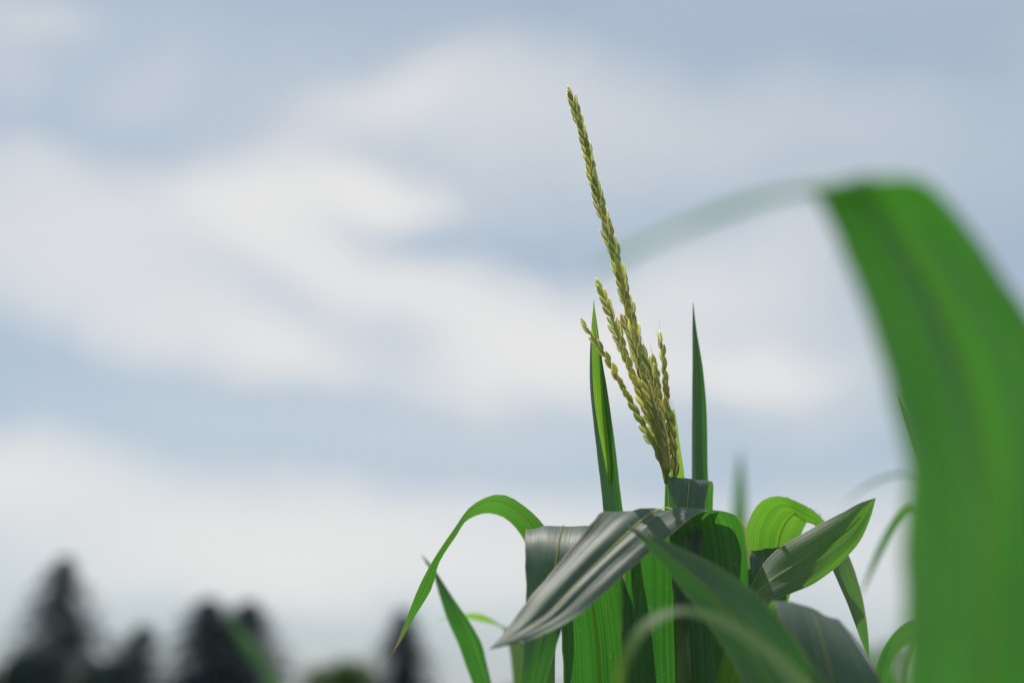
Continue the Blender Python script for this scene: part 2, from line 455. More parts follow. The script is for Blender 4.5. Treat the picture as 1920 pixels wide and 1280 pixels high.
def tube(name, pts, radii, mat, parent=None, sides=8, base=None, samples=None):
    base = base if base is not None else (parent.location if parent is not None else Vector((0, 0, 0)))
    if samples:
        sm = catmull([[*p, r] for p, r in zip(pts, radii)], samples)
        pts = [Vector(s[:3]) for s in sm]; radii = [s[3] for s in sm]
    verts, faces = [], []
    up = Vector((0.13, 0.9, 0.2)).normalized()
    for i, p in enumerate(pts):
        T = (pts[min(i + 1, len(pts) - 1)] - pts[max(i - 1, 0)]).normalized()
        a = T.cross(up).normalized(); b = T.cross(a)
        for q in range(sides):
            an = q / sides * 2 * math.pi
            verts.append(p + a * (math.cos(an) * radii[i]) + b * (math.sin(an) * radii[i]) - base)
    for i in range(len(pts) - 1):
        for q in range(sides):
            x = i * sides + q; y = i * sides + (q + 1) % sides
            faces.append((x, y, y + sides, x + sides))
    faces.append(tuple(range(sides))[::-1]); faces.append(tuple(range((len(pts) - 1) * sides, len(pts) * sides)))
    return mesh_obj(name, verts, faces, mat, parent)


def stalk(parent, top, foot=None, r0=0.013, r1=0.007):
    foot = foot or parent.location
    pts, rad = [], []
    n = 26
    for i in range(n):
        f = i / (n - 1)
        p = foot.lerp(top, f) + Vector((0.004 * math.sin(f * 9), 0.004 * math.cos(f * 7), 0))
        pts.append(p)
        node = 1.18 if i % 4 == 2 else 1.0
        rad.append((r0 + (r1 - r0) * f) * node)
    return tube('stalk', pts, rad, M_STALK, parent, 10)


def arching_leaf(parent, start, phi, length, width, lift, droop, mat=None, seed=0, ripple=0.003, nl=26, nw=6, rib=True):
    """blade leaving the stalk at start towards azimuth phi, rising at lift and bending over by droop"""
    rnd = random.Random(seed)
    out = Vector((math.cos(phi), math.sin(phi), 0)); sd = Vector((-math.sin(phi), math.cos(phi), 0))
    p = start.copy(); st = []
    n = 12
    tw = rnd.uniform(-0.5, 0.5)
    for i in range(n + 1):
        f = i / n
        ang = lift - droop * f ** 1.5
        w = width * (0.55 + 1.1 * f if f < 0.35 else 0.935 * (1 - ((f - 0.35) / 0.65) ** 2.2)) * 0.5 + 0.0004
        fw = out * math.cos(ang) + Vector((0, 0, 1)) * math.sin(ang)
        nn = fw.cross(sd)
        s2 = sd * math.cos(tw * f) + nn * math.sin(tw * f)
        st.append((p - s2 * w, p + s2 * w))
        p = p + fw * (length / n) + sd * (tw * 0.02 * f)
    return leaf(parent, st, mat, cup=0.10, ripple=ripple, seed=seed, nl=nl, nw=nw, rib=rib, world_pts=True)


def foot_of(px, d):
    p = P(px, 900, d)
    return Vector((p.x, p.y, 0.0))


def lower_leaves(parent, zs, seed, phi0=0.0, length=0.62, width=0.07):
    rnd = random.Random(seed)
    for k, z in enumerate(zs):
        phi = phi0 + k * math.pi + rnd.uniform(-0.4, 0.4)
        arching_leaf(parent, parent.location + Vector((0, 0, z)), phi, length * rnd.uniform(0.85, 1.1), width, math.radians(rnd.uniform(50, 65)), math.radians(rnd.uniform(95, 130)), seed=seed * 31 + k)


# ------------------------------------------------------------------ ground
def build_ground():
    verts, faces = [], []
    n = 60

    def axis(i):
        f = (i / n) * 2 - 1
        return math.copysign(abs(f) ** 3.2, f) * 1600
    for j in range(n + 1):
        for i in range(n + 1):
            x, y = axis(i), axis(j)
            d = math.hypot(x, y)
            z = 0.03 * math.sin(x * 8.4) if d < 40 else 0.0
            verts.append((x, y, z - 0.02 + 0.04 * noise.noise((x * 0.3, y * 0.3, 0))))
    for j in range(n):
        for i in range(n):
            a = j * (n + 1) + i
            faces.append((a, a + 1, a + n + 2, a + n + 1))
    g = mesh_obj('ground', verts, faces, M_SOIL)
    g['kind'] = 'structure'
    return g


build_ground()


# ------------------------------------------------------------------ far trees
def conifer(px, py_top, dist, spread, seed, label, mat=None, skirt=0.03, dens=1.0):
    top = P(px, py_top, dist)
    loc = Vector((top.x, top.y, 0.0)); H = top.z
    t = thing('conifer_tree', loc, label, 'tree', 'far trees at the edge of the field')
    rnd = random.Random(seed)
    tube('trunk', [loc + Vector((0, 0, H * f)) for f in (0, .25, .5, .75, .98)], [H * .018 * (1.02 - f) + .02 for f in (0, .25, .5, .75, .98)], M_BARK, t, 8)
    verts, faces = [], []
    lev = int(34 * dens)
    for k in range(lev):
        f = skirt + (1 - skirt) * (k / lev) ** 0.9
        if f < 0.09: continue
        z = H * f
        R = spread * 1.55 * (1 - f) ** 0.88 * rnd.uniform(0.72, 1.12) + 0.2
        nb = max(6, int(20 * (1 - f) + 6))
        for b in range(nb):
            an = rnd.uniform(0, 2 * math.pi)
            r = R * rnd.uniform(0.45, 1.32)
            dirv = Vector((math.cos(an), math.sin(an), 0)); sd = Vector((-dirv.y, dirv.x, 0))
            steps = 7
            for s in range(steps):
                g = (s + rnd.random()) / steps
                c = dirv * (r * g) + Vector((0, 0, z + r * (0.10 * g - 0.34 * g * g)))
                for q in range(4):
                    ln = rnd.uniform(0.22, 0.5) * (0.4 + 0.08 * H) * (1.15 - 0.5 * g); wd = ln * rnd.uniform(.22, .4)
                    a2 = an + rnd.uniform(-1.3, 1.3)
                    d2 = Vector((math.cos(a2), math.sin(a2), rnd.uniform(-0.6, 0.15))).normalized()
                    s2 = d2.cross(Vector((rnd.uniform(-.5, .5), rnd.uniform(-.5, .5), 1))).normalized()
                    i0 = len(verts)
                    verts += [c - s2 * wd * .6, c + d2 * ln * .55 - s2 * wd * .3 + Vector((0, 0, -.04)), c + d2 * ln, c + s2 * wd * .6]
                    faces.append((i0, i0 + 1, i0 + 2, i0 + 3))
    mesh_obj('crown', verts, faces, mat or M_NEEDLE, t, smooth=False)
    return t


def broad_tree(px, py_top, dist, rx, seed, label, mat=None, n=5200, leafs=0.20):
    top = P(px, py_top, dist)
    loc = Vector((top.x, top.y, 0.0)); H = top.z
    t = thing('broadleaf_tree', loc, label, 'tree', 'far trees at the edge of the field')
    rnd = random.Random(seed)
    tube('trunk', [loc + Vector((0.1 * math.sin(f * 5), 0, H * f)) for f in (0, .2, .4, .6, .8)], [H * .022 * (1 - f) + .02 for f in (0, .2, .4, .6, .8)], M_BARK, t, 8)
    for k in range(7):
        an = k * 2.4; f = .25 + .08 * k
        s0 = loc + Vector((0, 0, H * f)); e = s0 + Vector((math.cos(an) * rx * .7, math.sin(an) * rx * .7, H * .2))
        tube('limb', [s0, s0.lerp(e, .5) + Vector((0, 0, .1)), e], [H * .009, H * .006, H * .002], M_BARK, t, 6)
    lobes = []
    for k in range(26):
        an = rnd.uniform(0, 6.28); f = rnd.uniform(.22, .93)
        rr = rx * (math.sin(math.pi * min(1, f * .9 + .08)) ** .6) * rnd.uniform(.2, .85)
        lr = rx * rnd.uniform(.2, .42)
        rr *= 1.0 - 0.6 * f ** 3
        lobes.append((Vector((math.cos(an) * rr, math.sin(an) * rr, min(H * f, H - lr * rnd.uniform(.85, 1.3)))), lr))
    verts, faces = [], []
    for k in range(n):
        c, r = rnd.choice(lobes)
        v = Vector((rnd.gauss(0, 1), rnd.gauss(0, 1), rnd.gauss(0, .8))).normalized() * r * rnd.random() ** .4
        p = c + v
        if p.z > H: continue
        s = leafs * rnd.uniform(.6, 1.3)
        a = Vector((rnd.gauss(0, 1), rnd.gauss(0, 1), rnd.gauss(0, 1))).normalized(); b = a.orthogonal().normalized()
        i0 = len(verts)
        verts += [p - a * s, p + b * s * .45, p + a * s, p - b * s * .45]
        faces.append((i0, i0 + 1, i0 + 2, i0 + 3))
    mesh_obj('crown', verts, faces, mat or M_BROAD, t, smooth=False)
    return t


conifer(122, 1038, 70, 3.6, 11, 'tallest dark pointed conifer at the far left of the field edge')
conifer(390, 1116, 66, 4.3, 12, 'broad dark conifer, left of the close pair behind the blurred green leaf')
conifer(466, 1120, 69, 4.0, 13, 'dark conifer, right of the close pair behind the blurred green leaf')
conifer(757, 1138, 78, 2.5, 14, 'lone dark conifer behind the drooping withered leaf tip')
broad_tree(262, 1165, 92, 2.3, 15, 'thin pale tree between the tall conifer and the conifer pair', n=1700)
broad_tree(52, 1212, 64, 2.2, 16, 'low dark round tree at the foot of the tallest conifer')
broad_tree(212, 1222, 60, 2.0, 17, 'low round tree right beside the tallest conifer', n=3000)
broad_tree(640, 1225, 74, 2.6, 18, 'low green bushy tree left of the lone conifer', M_GREENBUSH, n=2600)
broad_tree(1668, 1192, 90, 2.6, 19, 'pale distant tree seen right of the drooping dark leaf', M_GREENBUSH, n=1000)

# ------------------------------------------------------------------ the corn plant in focus
F = FOCUS
main = thing('corn_plant', foot_of(1290, 1.24), 'sharp corn plant in the middle carrying the upright seeded tassel', 'corn plant', 'corn plants')
stalk(main, P(1262, 905, 1.22), r0=0.015, r1=0.006)

# upright narrow blades of the whorl
leaf(main, [(1150, 1420, 1.27, 1225, 1420, 1.235), (1138, 1100, 1.25, 1190, 1100, 1.22), (1130, 950, 1.237, 1167, 950, 1.21), (1119, 850, 1.23, 1156, 850, 1.203),
            (1107, 745, 1.222, 1141, 745, 1.198), (1105, 680, 1.217, 1130, 680, 1.20), (1109, 610, 1.212, 1120, 610, 1.205), (1113, 568, 1.209, 1114, 568, 1.209)],
     M_LEAF, cup=-0.08, seed=3, flat=2.0, rib=False)
leaf(main, [(1141, 905, 1.214, 1147, 905, 1.214), (1137, 880, 1.206, 1146, 880, 1.212), (1127, 830, 1.198, 1143, 830, 1.208), (1117, 770, 1.192, 1138, 770, 1.206), (1112, 720, 1.19, 1133, 720, 1.204), (1110, 670, 1.192, 1127, 670, 1.203), (1110, 615, 1.196, 1119, 615, 1.202), (1113, 563, 1.201, 1114, 563, 1.201)],
     M_YOUNG, cup=-0.10, seed=45, rib=False)  # narrow bright blade added in the shape of the sunlit strip on the upright one
leaf(main, [(1270, 1420, 1.29, 1345, 1420, 1.25), (1290, 1100, 1.292, 1338, 1100, 1.265), (1297, 900, 1.295, 1327, 900, 1.275), (1297, 780, 1.295, 1324, 780, 1.277),
            (1298, 690, 1.294, 1317, 690, 1.281), (1298, 620, 1.292, 1306, 620, 1.286), (1299, 568, 1.29, 1300, 568, 1.29)],
     M_LEAF, cup=-0.12, seed=4, flat=2.5)
leaf(main, [(1235, 1250, 1.24, 1300, 1250, 1.25), (1250, 1000, 1.235, 1290, 1000, 1.245), (1256, 892, 1.23, 1283, 892, 1.24), (1258, 835, 1.228, 1275, 835, 1.235), (1262, 785, 1.226, 1268, 785, 1.23), (1264, 766, 1.226, 1265, 766, 1.226)],
     M_YOUNG, cup=0.3, seed=5, flat=1.2)
# dark blade folded over right under the tassel
leaf(main, [(1225, 1300, 1.24, 1330, 1300, 1.26), (1243, 1050, 1.235, 1334, 1050, 1.25), (1246, 960, 1.23, 1336, 960, 1.245), (1247, 908, 1.225, 1338, 915, 1.24), (1249, 894, 1.212, 1336, 903, 1.226),
            (1252, 902, 1.198, 1330, 908, 1.212), (1254, 940, 1.188, 1322, 945, 1.20), (1256, 1010, 1.18, 1316, 1010, 1.19), (1262, 1110, 1.178, 1310, 1110, 1.185), (1285, 1190, 1.18, 1288, 1190, 1.18)],
     M_LEAF, cup=0.02, seed=6)
# left arch with the sheen on its crest; its rising part glows behind
leaf(main, [(1130, 1520, 1.245, 1215, 1520, 1.245), (1064, 1400, 1.24, 1200, 1400, 1.24), (1057, 1285, 1.23, 1192, 1280, 1.235), (1052, 1180, 1.22, 1182, 1180, 1.225), (1035, 1090, 1.21, 1165, 1080, 1.215),
            (1000, 1015, 1.195, 1140, 1010, 1.205), (988, 995, 1.192, 1130, 989, 1.172), (986, 994, 1.165, 1124, 990, 1.14), (985, 1012, 1.14, 1116, 1012, 1.114), (985, 1050, 1.122, 1105, 1052, 1.097),
            (985, 1110, 1.11, 1085, 1115, 1.09), (984, 1190, 1.10, 1052, 1185, 1.088), (974, 1290, 1.09, 1018, 1290, 1.095), (958, 1400, 1.09, 975, 1400, 1.095), (950, 1450, 1.09, 952, 1450, 1.09)],
     M_LEAF, cup=0.03, ripple=0.0012, seed=7, nl=72)
# the broad grey-shining blade that bends over the middle and points down left
leaf(main, [(1235, 1560, 1.235, 1330, 1560, 1.235), (1172, 1400, 1.205, 1425, 1400, 1.225), (1168, 1280, 1.195, 1420, 1280, 1.215), (1165, 1160, 1.19, 1414, 1160, 1.21), (1168, 1070, 1.185, 1408, 1075, 1.205),
            (1155, 1000, 1.17, 1400, 1005, 1.195), (1138, 960, 1.15, 1382, 965, 1.17), (1118, 975, 1.125, 1320, 962, 1.13),
            (1085, 1012, 1.105, 1262, 1000, 1.10), (1045, 1060, 1.085, 1205, 1045, 1.08), (1005, 1110, 1.065, 1140, 1103, 1.055), (968, 1158, 1.045, 1075, 1160, 1.035), (940, 1190, 1.03, 1010, 1190, 1.02), (918, 1216, 1.015, 920, 1217, 1.015)],
     M_LEAF, cup=0.035, ripple=0.0015, seed=8, nl=80, nw=24, folds=0.0036)
# right arch, green from behind, with its dark end hanging
arch = leaf(main, [(1330, 1350, 1.25, 1400, 1350, 1.26), (1385, 1120, 1.24, 1480, 1120, 1.27), (1397, 1030, 1.235, 1492, 1045, 1.28), (1400, 985, 1.23, 1500, 1000, 1.285), (1425, 942, 1.225, 1512, 976, 1.285), (1462, 930, 1.22, 1522, 962, 1.295),
            (1508, 948, 1.21, 1535, 975, 1.29), (1552, 985, 1.235, 1538, 1005, 1.245), (1592, 1040, 1.262, 1556, 1060, 1.215), (1615, 1110, 1.27, 1583, 1120, 1.212), (1628, 1185, 1.25, 1611, 1190, 1.22), (1630, 1235, 1.23, 1629, 1236, 1.23)],
     M_FRESH, cup=-0.10, seed=9, nl=70)
margin_hairs(arch, 70, 12, 'a', 0.52, 0.78, 150, 0.0045, 1)
margin_hairs(arch, 70, 12, 'b', 0.50, 0.68, 90, 0.003, 2)
# spoon-shaped blade pointing up right
spoon = leaf(main, [(1340, 1300, 1.20, 1380, 1330, 1.18), (1370, 1180, 1.16, 1410, 1210, 1.13), (1400, 1118, 1.150, 1432, 1135, 1.122), (1430, 1062, 1.162, 1470, 1117, 1.136), (1475, 1018, 1.168, 1520, 1097, 1.146), (1530, 985, 1.168, 1570, 1060, 1.152), (1580, 960, 1.166, 1612, 1015, 1.155), (1612, 943, 1.160, 1632, 972, 1.156), (1641, 933, 1.155, 1642, 934, 1.155)],
     M_FRESH, cup=-0.10, ripple=0.0015, seed=10, nl=60, flat=2.2)
margin_hairs(spoon, 60, 12, 'a', 0.30, 0.62, 160, 0.0016, 3)
# small folded blade behind it with a bright crest
leaf(main, [(1345, 1330, 1.27, 1420, 1330, 1.28), (1385, 1130, 1.25, 1470, 1120, 1.27), (1398, 1050, 1.24, 1468, 1045, 1.26), (1401, 1034, 1.225, 1464, 1026, 1.24), (1402, 1050, 1.21, 1458, 1045, 1.225), (1404, 1100, 1.20, 1445, 1100, 1.21), (1415, 1180, 1.20, 1440, 1180, 1.205), (1430, 1260, 1.20, 1432, 1260, 1.20)],
     M_LEAF, cup=0.02, seed=11)
# long thin arch on the left with the withered tip
leaf(main, [(1200, 1900, 1.26, 1250, 1900, 1.25), (1060, 1600, 1.29, 1110, 1600, 1.25), (1005, 1400, 1.30, 1050, 1400, 1.255), (990, 1230, 1.295, 1040, 1230, 1.25), (1000, 1120, 1.29, 1052, 1110, 1.24), (990, 1030, 1.28, 1036, 1010, 1.235), (955, 977, 1.275, 998, 958, 1.23), (915, 963, 1.27, 945, 925, 1.225),
            (878, 976, 1.25, 892, 943, 1.215), (857, 1006, 1.225, 851, 992, 1.205), (823, 1057, 1.212, 812, 1049, 1.20), (809, 1104, 1.208, 787, 1096, 1.20), (775, 1160, 1.205, 764, 1154, 1.20), (752, 1201, 1.20, 747, 1197, 1.20), (728, 1236, 1.20, 729, 1236, 1.20)],
     M_DRYTIP, cup=0.06, ripple=0.0006, seed=12, nl=80)
lower_leaves(main, [0.35, 0.55, 0.75, 0.95], 21, 0.4)


# tassel -------------------------------------------------------------------
def spikelet_mesh(seed, awn):
    rnd = random.Random(seed)
    prof = [(0.0, 0.14), (0.12, 0.55), (0.30, 0.95), (0.50, 1.0), (0.72, 0.62), (0.90, 0.20), (1.0, 0.02)]
    sides = 8
    verts, faces, uvs = [], [], []
    for z, r in prof:
        for q in range(sides + 1):
            an = q / sides * 2 * math.pi
            rr = r * 0.5 * (1.0 + 0.13 * math.cos(2 * an + 0.6)) * rnd.uniform(0.95, 1.05)
            verts.append((math.cos(an) * rr * 0.38, math.sin(an) * rr * 0.33 + 0.03 * math.sin(z * 3), z)); uvs.append((q / sides, z))
    for i in range(len(prof) - 1):
        for q in range(sides):
            a = i * (sides + 1) + q
            faces.append((a, a + 1, a + sides + 2, a + sides + 1))
    if awn:
        i0 = len(verts)
        for (x, z, w) in ((0.0, 0.95, 0.014), (0.02, 1.3, 0.010), (-0.015, 1.75, 0.004)):
            for q in range(3):
                an = q * 2.094
                verts.append((x + w * math.cos(an), w * math.sin(an), z)); uvs.append((0.12, 0.6))
        for i in range(2):
            for q in range(3):
                a = i0 + i * 3 + q; b = i0 + i * 3 + (q + 1) % 3
                faces.append((a, b, b + 3, a + 3))
    me = bpy.data.meshes.new('spikelet')
    me.from_pydata(verts, [], faces)
    me.materials.append(M_SPIKELET)
    lay = me.uv_layers.new(name='UVMap')
    for poly in me.polygons:
        for li in poly.loop_indices: lay.data[li].uv = uvs[me.loops[li].vertex_index]
    me.polygons.foreach_set('use_smooth', [True] * len(me.polygons))
    return me


SPK = [spikelet_mesh(k, False) for k in range(4)]
SPK_AWN = spikelet_mesh(9, True)
rnd_t = random.Random(77)


def tassel_axis(name, path, r0, r1, count, size0, size1, splay, seed, ranks=2, awn_tip=False, f0=0.10, radial=0.0017):
    """path: photo points from the base up with distance; spikelets sit on it in alternating ranks"""
    rnd = random.Random(seed)
    pts = [P(*p) for p in path]
    ax = tube(name, pts, [r0 + (r1 - r0) * i / (len(pts) - 1) for i in range(len(pts))], M_RACHIS, main, 6, samples=30)
    sm = [Vector(s) for s in catmull([[*p] for p in pts], 200)]
    toward = (CAM_LOC - pts[0]).normalized()
    for k in range(count):
        f = f0 + (1 - f0) * k / (count - 1)
        i = min(199, int(f * 199))
        p = sm[i]
        T = (sm[min(i + 2, 199)] - sm[max(i - 2, 0)]).normalized()
        e1 = T.cross(toward).normalized(); e2 = T.cross(e1)
        an = (k % ranks) * 2 * math.pi / ranks + (k // ranks) * (0.55 if ranks > 2 else 0.32) + rnd.uniform(-.3, .3)
        d = e1 * math.cos(an) + e2 * math.sin(an)
        size = 1.2 * (size0 + (size1 - size0) * f) * rnd.uniform(0.88, 1.12)
        tilt = splay * rnd.uniform(0.6, 1.3) * (0.25 if k == count - 1 else 1)
        zdir = (T * math.cos(tilt) + d * math.sin(tilt)).normalized()
        xdir = zdir.cross(d).normalized() if zdir.cross(d).length > 1e-4 else zdir.orthogonal().normalized()
        ydir = zdir.cross(xdir)
        rot = Matrix((xdir, ydir, zdir)).transposed()
        o = bpy.data.objects.new('spikelet', SPK_AWN if (awn_tip and k >= count - 2) else rnd.choice(SPK))
        wv = rnd.uniform(0.9, 1.15)
        mw = Matrix.Translation(p + d * (radial * (1 - 0.55 * f) if k < count - 1 else 0) - main.location) @ rot.to_4x4() @ Matrix.Diagonal((size * wv, size * wv, size, 1))
        link(o, ax)
        o.matrix_basis = mw
    return ax


G = 1.20
tassel_axis('tassel_spike', [(1252, 905, 1.222), (1240, 850, 1.215), (1226, 790, 1.208), (1210, 725, 1.202), (1196, 660, 1.20), (1187, 615, 1.20), (1176, 570, G), (1163, 518, G), (1154, 480, G), (1142, 440, G), (1129, 395, G), (1117, 350, G), (1105, 300, G), (1092, 250, G), (1080, 208, G), (1072, 184, G)],
            0.0030, 0.0007, 142, 0.0116, 0.0092, 0.26, 1, ranks=3, radial=0.0033, f0=0.05)
tassel_axis('tassel_branch', [(1250, 893, 1.218), (1232, 845, 1.205), (1208, 800, 1.195), (1184, 755, 1.19), (1160, 712, 1.188), (1138, 672, 1.186), (1115, 637, 1.185), (1100, 615, 1.185)],
            0.0022, 0.0009, 22, 0.0110, 0.0098, 0.26, 2, radial=0.0015, f0=0.2)
tassel_axis('tassel_branch', [(1248, 880, 1.21), (1232, 815, 1.198), (1212, 765, 1.19), (1192, 715, 1.187), (1172, 665, 1.185), (1158, 625, 1.184), (1142, 583, 1.184), (1128, 548, 1.184)],
            0.0022, 0.0009, 30, 0.0112, 0.0105, 0.36, 3, radial=0.0020, f0=0.25)
tassel_axis('tassel_branch', [(1250, 880, 1.205), (1236, 800, 1.19), (1220, 750, 1.183), (1207, 705, 1.18), (1195, 665, 1.18), (1183, 632, 1.18), (1174, 612, 1.18)],
            0.0020, 0.0009, 24, 0.0112, 0.0105, 0.28, 4, radial=0.0016, f0=0.36)
tassel_axis('tassel_branch', [(1252, 885, 1.215), (1246, 835, 1.20), (1238, 785, 1.192), (1229, 735, 1.19), (1220, 695, 1.19), (1214, 675, 1.19)],
            0.0022, 0.0009, 24, 0.0112, 0.0115, 0.20, 5, awn_tip=True, radial=0.0018, f0=0.05)
tassel_axis('tassel_branch', [(1249, 860, 1.225), (1244, 790, 1.22), (1236, 735, 1.218), (1231, 700, 1.218), (1228, 685, 1.218)],
            0.0018, 0.0008, 12, 0.0108, 0.0105, 0.16, 6, awn_tip=True, radial=0.0011, f0=0.4)
tassel_axis('tassel_branch', [(1256, 880, 1.225), (1255, 825, 1.215), (1252, 770, 1.21), (1248, 715, 1.208), (1243, 665, 1.207), (1240, 645, 1.207)],
            0.0020, 0.0009, 20, 0.0104, 0.0102, 0.18, 7, awn_tip=True, radial=0.0013, f0=0.06)
tassel_axis('tassel_branch', [(1264, 905, 1.215), (1266, 870, 1.212), (1264, 835, 1.21), (1262, 805, 1.21), (1261, 792, 1.21)],
            0.0018, 0.0009, 10, 0.0115, 0.0110, 0.16, 8, awn_tip=True, radial=0.0012)

# ------------------------------------------------------------------ the near plant at the right edge
near = thing('corn_plant', foot_of(2030, 0.66), 'very blurred corn plant at the right edge with one huge near drooping leaf', 'corn plant', 'corn plants')
stalk(near, P(2040, 1480, 0.66))
leaf(near, [(2000, 1500, 0.66, 2080, 1500, 0.66), (1730, 1480, 0.60, 2060, 1500, 0.64), (1692, 1280, 0.575, 2040, 1300, 0.625), (1692, 1080, 0.57, 2035, 1080, 0.62), (1700, 900, 0.565, 2020, 880, 0.615), (1666, 740, 0.56, 1990, 690, 0.605), (1618, 570, 0.555, 1925, 580, 0.595),
            (1570, 440, 0.55, 1832, 452, 0.585), (1540, 385, 0.552, 1790, 392, 0.575), (1512, 355, 0.556, 1750, 352, 0.562), (1470, 366, 0.552, 1630, 344, 0.54), (1395, 393, 0.54, 1460, 360, 0.515),
            (1310, 425, 0.535, 1345, 397, 0.51), (1230, 458, 0.525, 1255, 434, 0.51), (1170, 485, 0.52, 1185, 468, 0.51), (1095, 512, 0.515, 1096, 511, 0.515)],
     M_LEAF, cup=0.05, ripple=0.002, seed=30, nl=90, nw=32, folds=0.0085)
lower_leaves(near, [0.5, 0.75, 0.98, 1.15], 22, 1.2)

# ------------------------------------------------------------------ the near plant below the middle
front = thing('corn_plant', foot_of(1560, 0.93), 'blurred corn plant at the bottom whose leaves cross in front of the tasselled one', 'corn plant', 'corn plants')
stalk(front, P(1560, 1420, 0.93))
leaf(front, [(1560, 1640, 0.93, 1610, 1600, 0.95), (1440, 1420, 0.93, 1620, 1400, 0.90), (1390, 1270, 0.955, 1530, 1250, 0.91), (1335, 1180, 0.98, 1458, 1150, 0.93), (1280, 1105, 1.005, 1378, 1080, 0.96), (1230, 1045, 1.02, 1295, 1035, 0.995), (1200, 1010, 1.03, 1228, 1003, 1.02), (1170, 982, 1.045, 1171, 982, 1.045)],
     M_LEAF, cup=-0.08, seed=31)
leaf(front, [(1500, 1700, 1.02, 1560, 1700, 1.02), (1440, 1450, 1.06, 1600, 1460, 1.07), (1430, 1280, 1.065, 1600, 1300, 1.075), (1432, 1170, 1.06, 1590, 1205, 1.07), (1445, 1128, 1.04, 1572, 1165, 1.055), (1455, 1130, 1.01, 1580, 1170, 1.02), (1460, 1170, 0.985, 1610, 1210, 0.99), (1462, 1250, 0.965, 1650, 1275, 0.965), (1480, 1380, 0.95, 1690, 1390, 0.945), (1560, 1520, 0.94, 1690, 1500, 0.93), (1680, 1640, 0.93, 1682, 1640, 0.93)],
     M_LEAF, cup=0.04, seed=32)
leaf(front, [(1600, 1500, 0.80, 1640, 1500, 0.84), (1500, 1300, 0.78, 1530, 1285, 0.82), (1410, 1210, 0.775, 1430, 1195, 0.80), (1330, 1163, 0.77, 1345, 1150, 0.79), (1270, 1150, 0.77, 1270, 1138, 0.785), (1215, 1180, 0.77, 1205, 1165, 0.78), (1180, 1240, 0.77, 1163, 1230, 0.775), (1165, 1310, 0.77, 1148, 1305, 0.775), (1150, 1380, 0.77, 1149, 1380, 0.77)],
     M_YOUNG, cup=0.05, seed=33)
lower_leaves(front, [0.5, 0.72, 0.9], 23, 2.0)

# ------------------------------------------------------------------ neighbours a little behind
left = thing('corn_plant', foot_of(960, 1.46), 'corn plant left of the middle with a short wide leaf crossing the withered tip leaf', 'corn plant', 'corn plants')
stalk(left, P(955, 1420, 1.46))
leaf(left, [(930, 1480, 1.46, 975, 1480, 1.46), (905, 1330, 1.44, 935, 1330, 1.43), (880, 1262, 1.43, 913, 1245, 1.42), (862, 1215, 1.425, 900, 1200, 1.41), (842, 1170, 1.42, 878, 1160, 1.40), (825, 1120, 1.42, 850, 1120, 1.40), (812, 1075, 1.43, 824, 1080, 1.42), (800, 1058, 1.44, 806, 1055, 1.44), (790, 1040, 1.45, 791, 1040, 1.45)],
     M_LEAF, cup=0.08, ripple=0.0012, seed=34)
leaf(left, [(960, 1440, 1.52, 1000, 1440, 1.54), (962, 1260, 1.52, 990, 1260, 1.56), (948, 1185, 1.53, 968, 1190, 1.58), (925, 1160, 1.54, 935, 1171, 1.60), (895, 1148, 1.55, 900, 1163, 1.60), (868, 1150, 1.55, 868, 1157, 1.58), (820, 1160, 1.55, 820, 1161, 1.55)],
     M_YOUNG, cup=0.04, seed=35)
leaf(left, [(945, 1500, 1.55, 1000, 1500, 1.55), (965, 1330, 1.58, 1000, 1330, 1.58), (968, 1260, 1.60, 998, 1260, 1.60), (980, 1190, 1.62, 990, 1190, 1.62), (986, 1165, 1.62, 987, 1165, 1.62)],
     M_LEAF, cup=0.1, seed=36)
lower_leaves(left, [0.5, 0.75, 1.0], 24, 0.3)

right = thing('corn_plant', foot_of(1790, 1.38), 'corn plant half hidden behind the huge near leaf with a small arched leaf showing', 'corn plant', 'corn plants')
stalk(right, P(1800, 1300, 1.38))
leaf(right, [(1790, 1330, 1.37, 1800, 1420, 1.38), (1760, 1185, 1.345, 1770, 1230, 1.36), (1715, 1162, 1.33, 1722, 1205, 1.35), (1680, 1182, 1.32, 1692, 1215, 1.34), (1655, 1215, 1.315, 1672, 1245, 1.33), (1640, 1255, 1.31, 1660, 1285, 1.325), (1632, 1300, 1.31, 1648, 1330, 1.32), (1625, 1380, 1.31, 1627, 1382, 1.31)],
     M_LEAF, cup=0.08, seed=37)
leaf(right, [(1765, 1380, 1.36, 1830, 1380, 1.36), (1750, 1100, 1.33, 1810, 1100, 1.33), (1742, 920, 1.315, 1785, 920, 1.315), (1714, 840, 1.31, 1745, 835, 1.31), (1692, 770, 1.31, 1706, 780, 1.31), (1684, 738, 1.31, 1685, 738, 1.31)],
     M_LEAF, cup=0.1, seed=38)
lower_leaves(right, [0.5, 0.78, 1.02], 25, 0.9)

rback = thing('corn_plant', foot_of(1800, 2.0), 'corn plant mostly behind the huge near leaf with a thin blurred arch left of it', 'corn plant', 'corn plants')
stalk(rback, P(1800, 1150, 2.0))
leaf(rback, [(1790, 1180, 2.0, 1810, 1200, 2.0), (1760, 1000, 1.98, 1775, 1015, 2.02), (1715, 945, 1.97, 1720, 962, 2.03), (1678, 968, 1.97, 1688, 985, 2.0), (1650, 1015, 1.97, 1662, 1025, 1.98), (1630, 1065, 1.97, 1638, 1070, 1.97), (1612, 1120, 1.97, 1613, 1120, 1.97)],
     M_LEAF, cup=0.05, seed=39)
leaf(rback, [(1800, 1150, 2.1, 1815, 1170, 2.1), (1770, 940, 2.2, 1774, 947, 2.2), (1710, 888, 2.35, 1712, 893, 2.35), (1650, 896, 2.45, 1652, 901, 2.45), (1602, 925, 2.5, 1603, 928, 2.5), (1575, 955, 2.5, 1576, 955, 2.5)],
     M_LEAF, cup=0.05, seed=40)
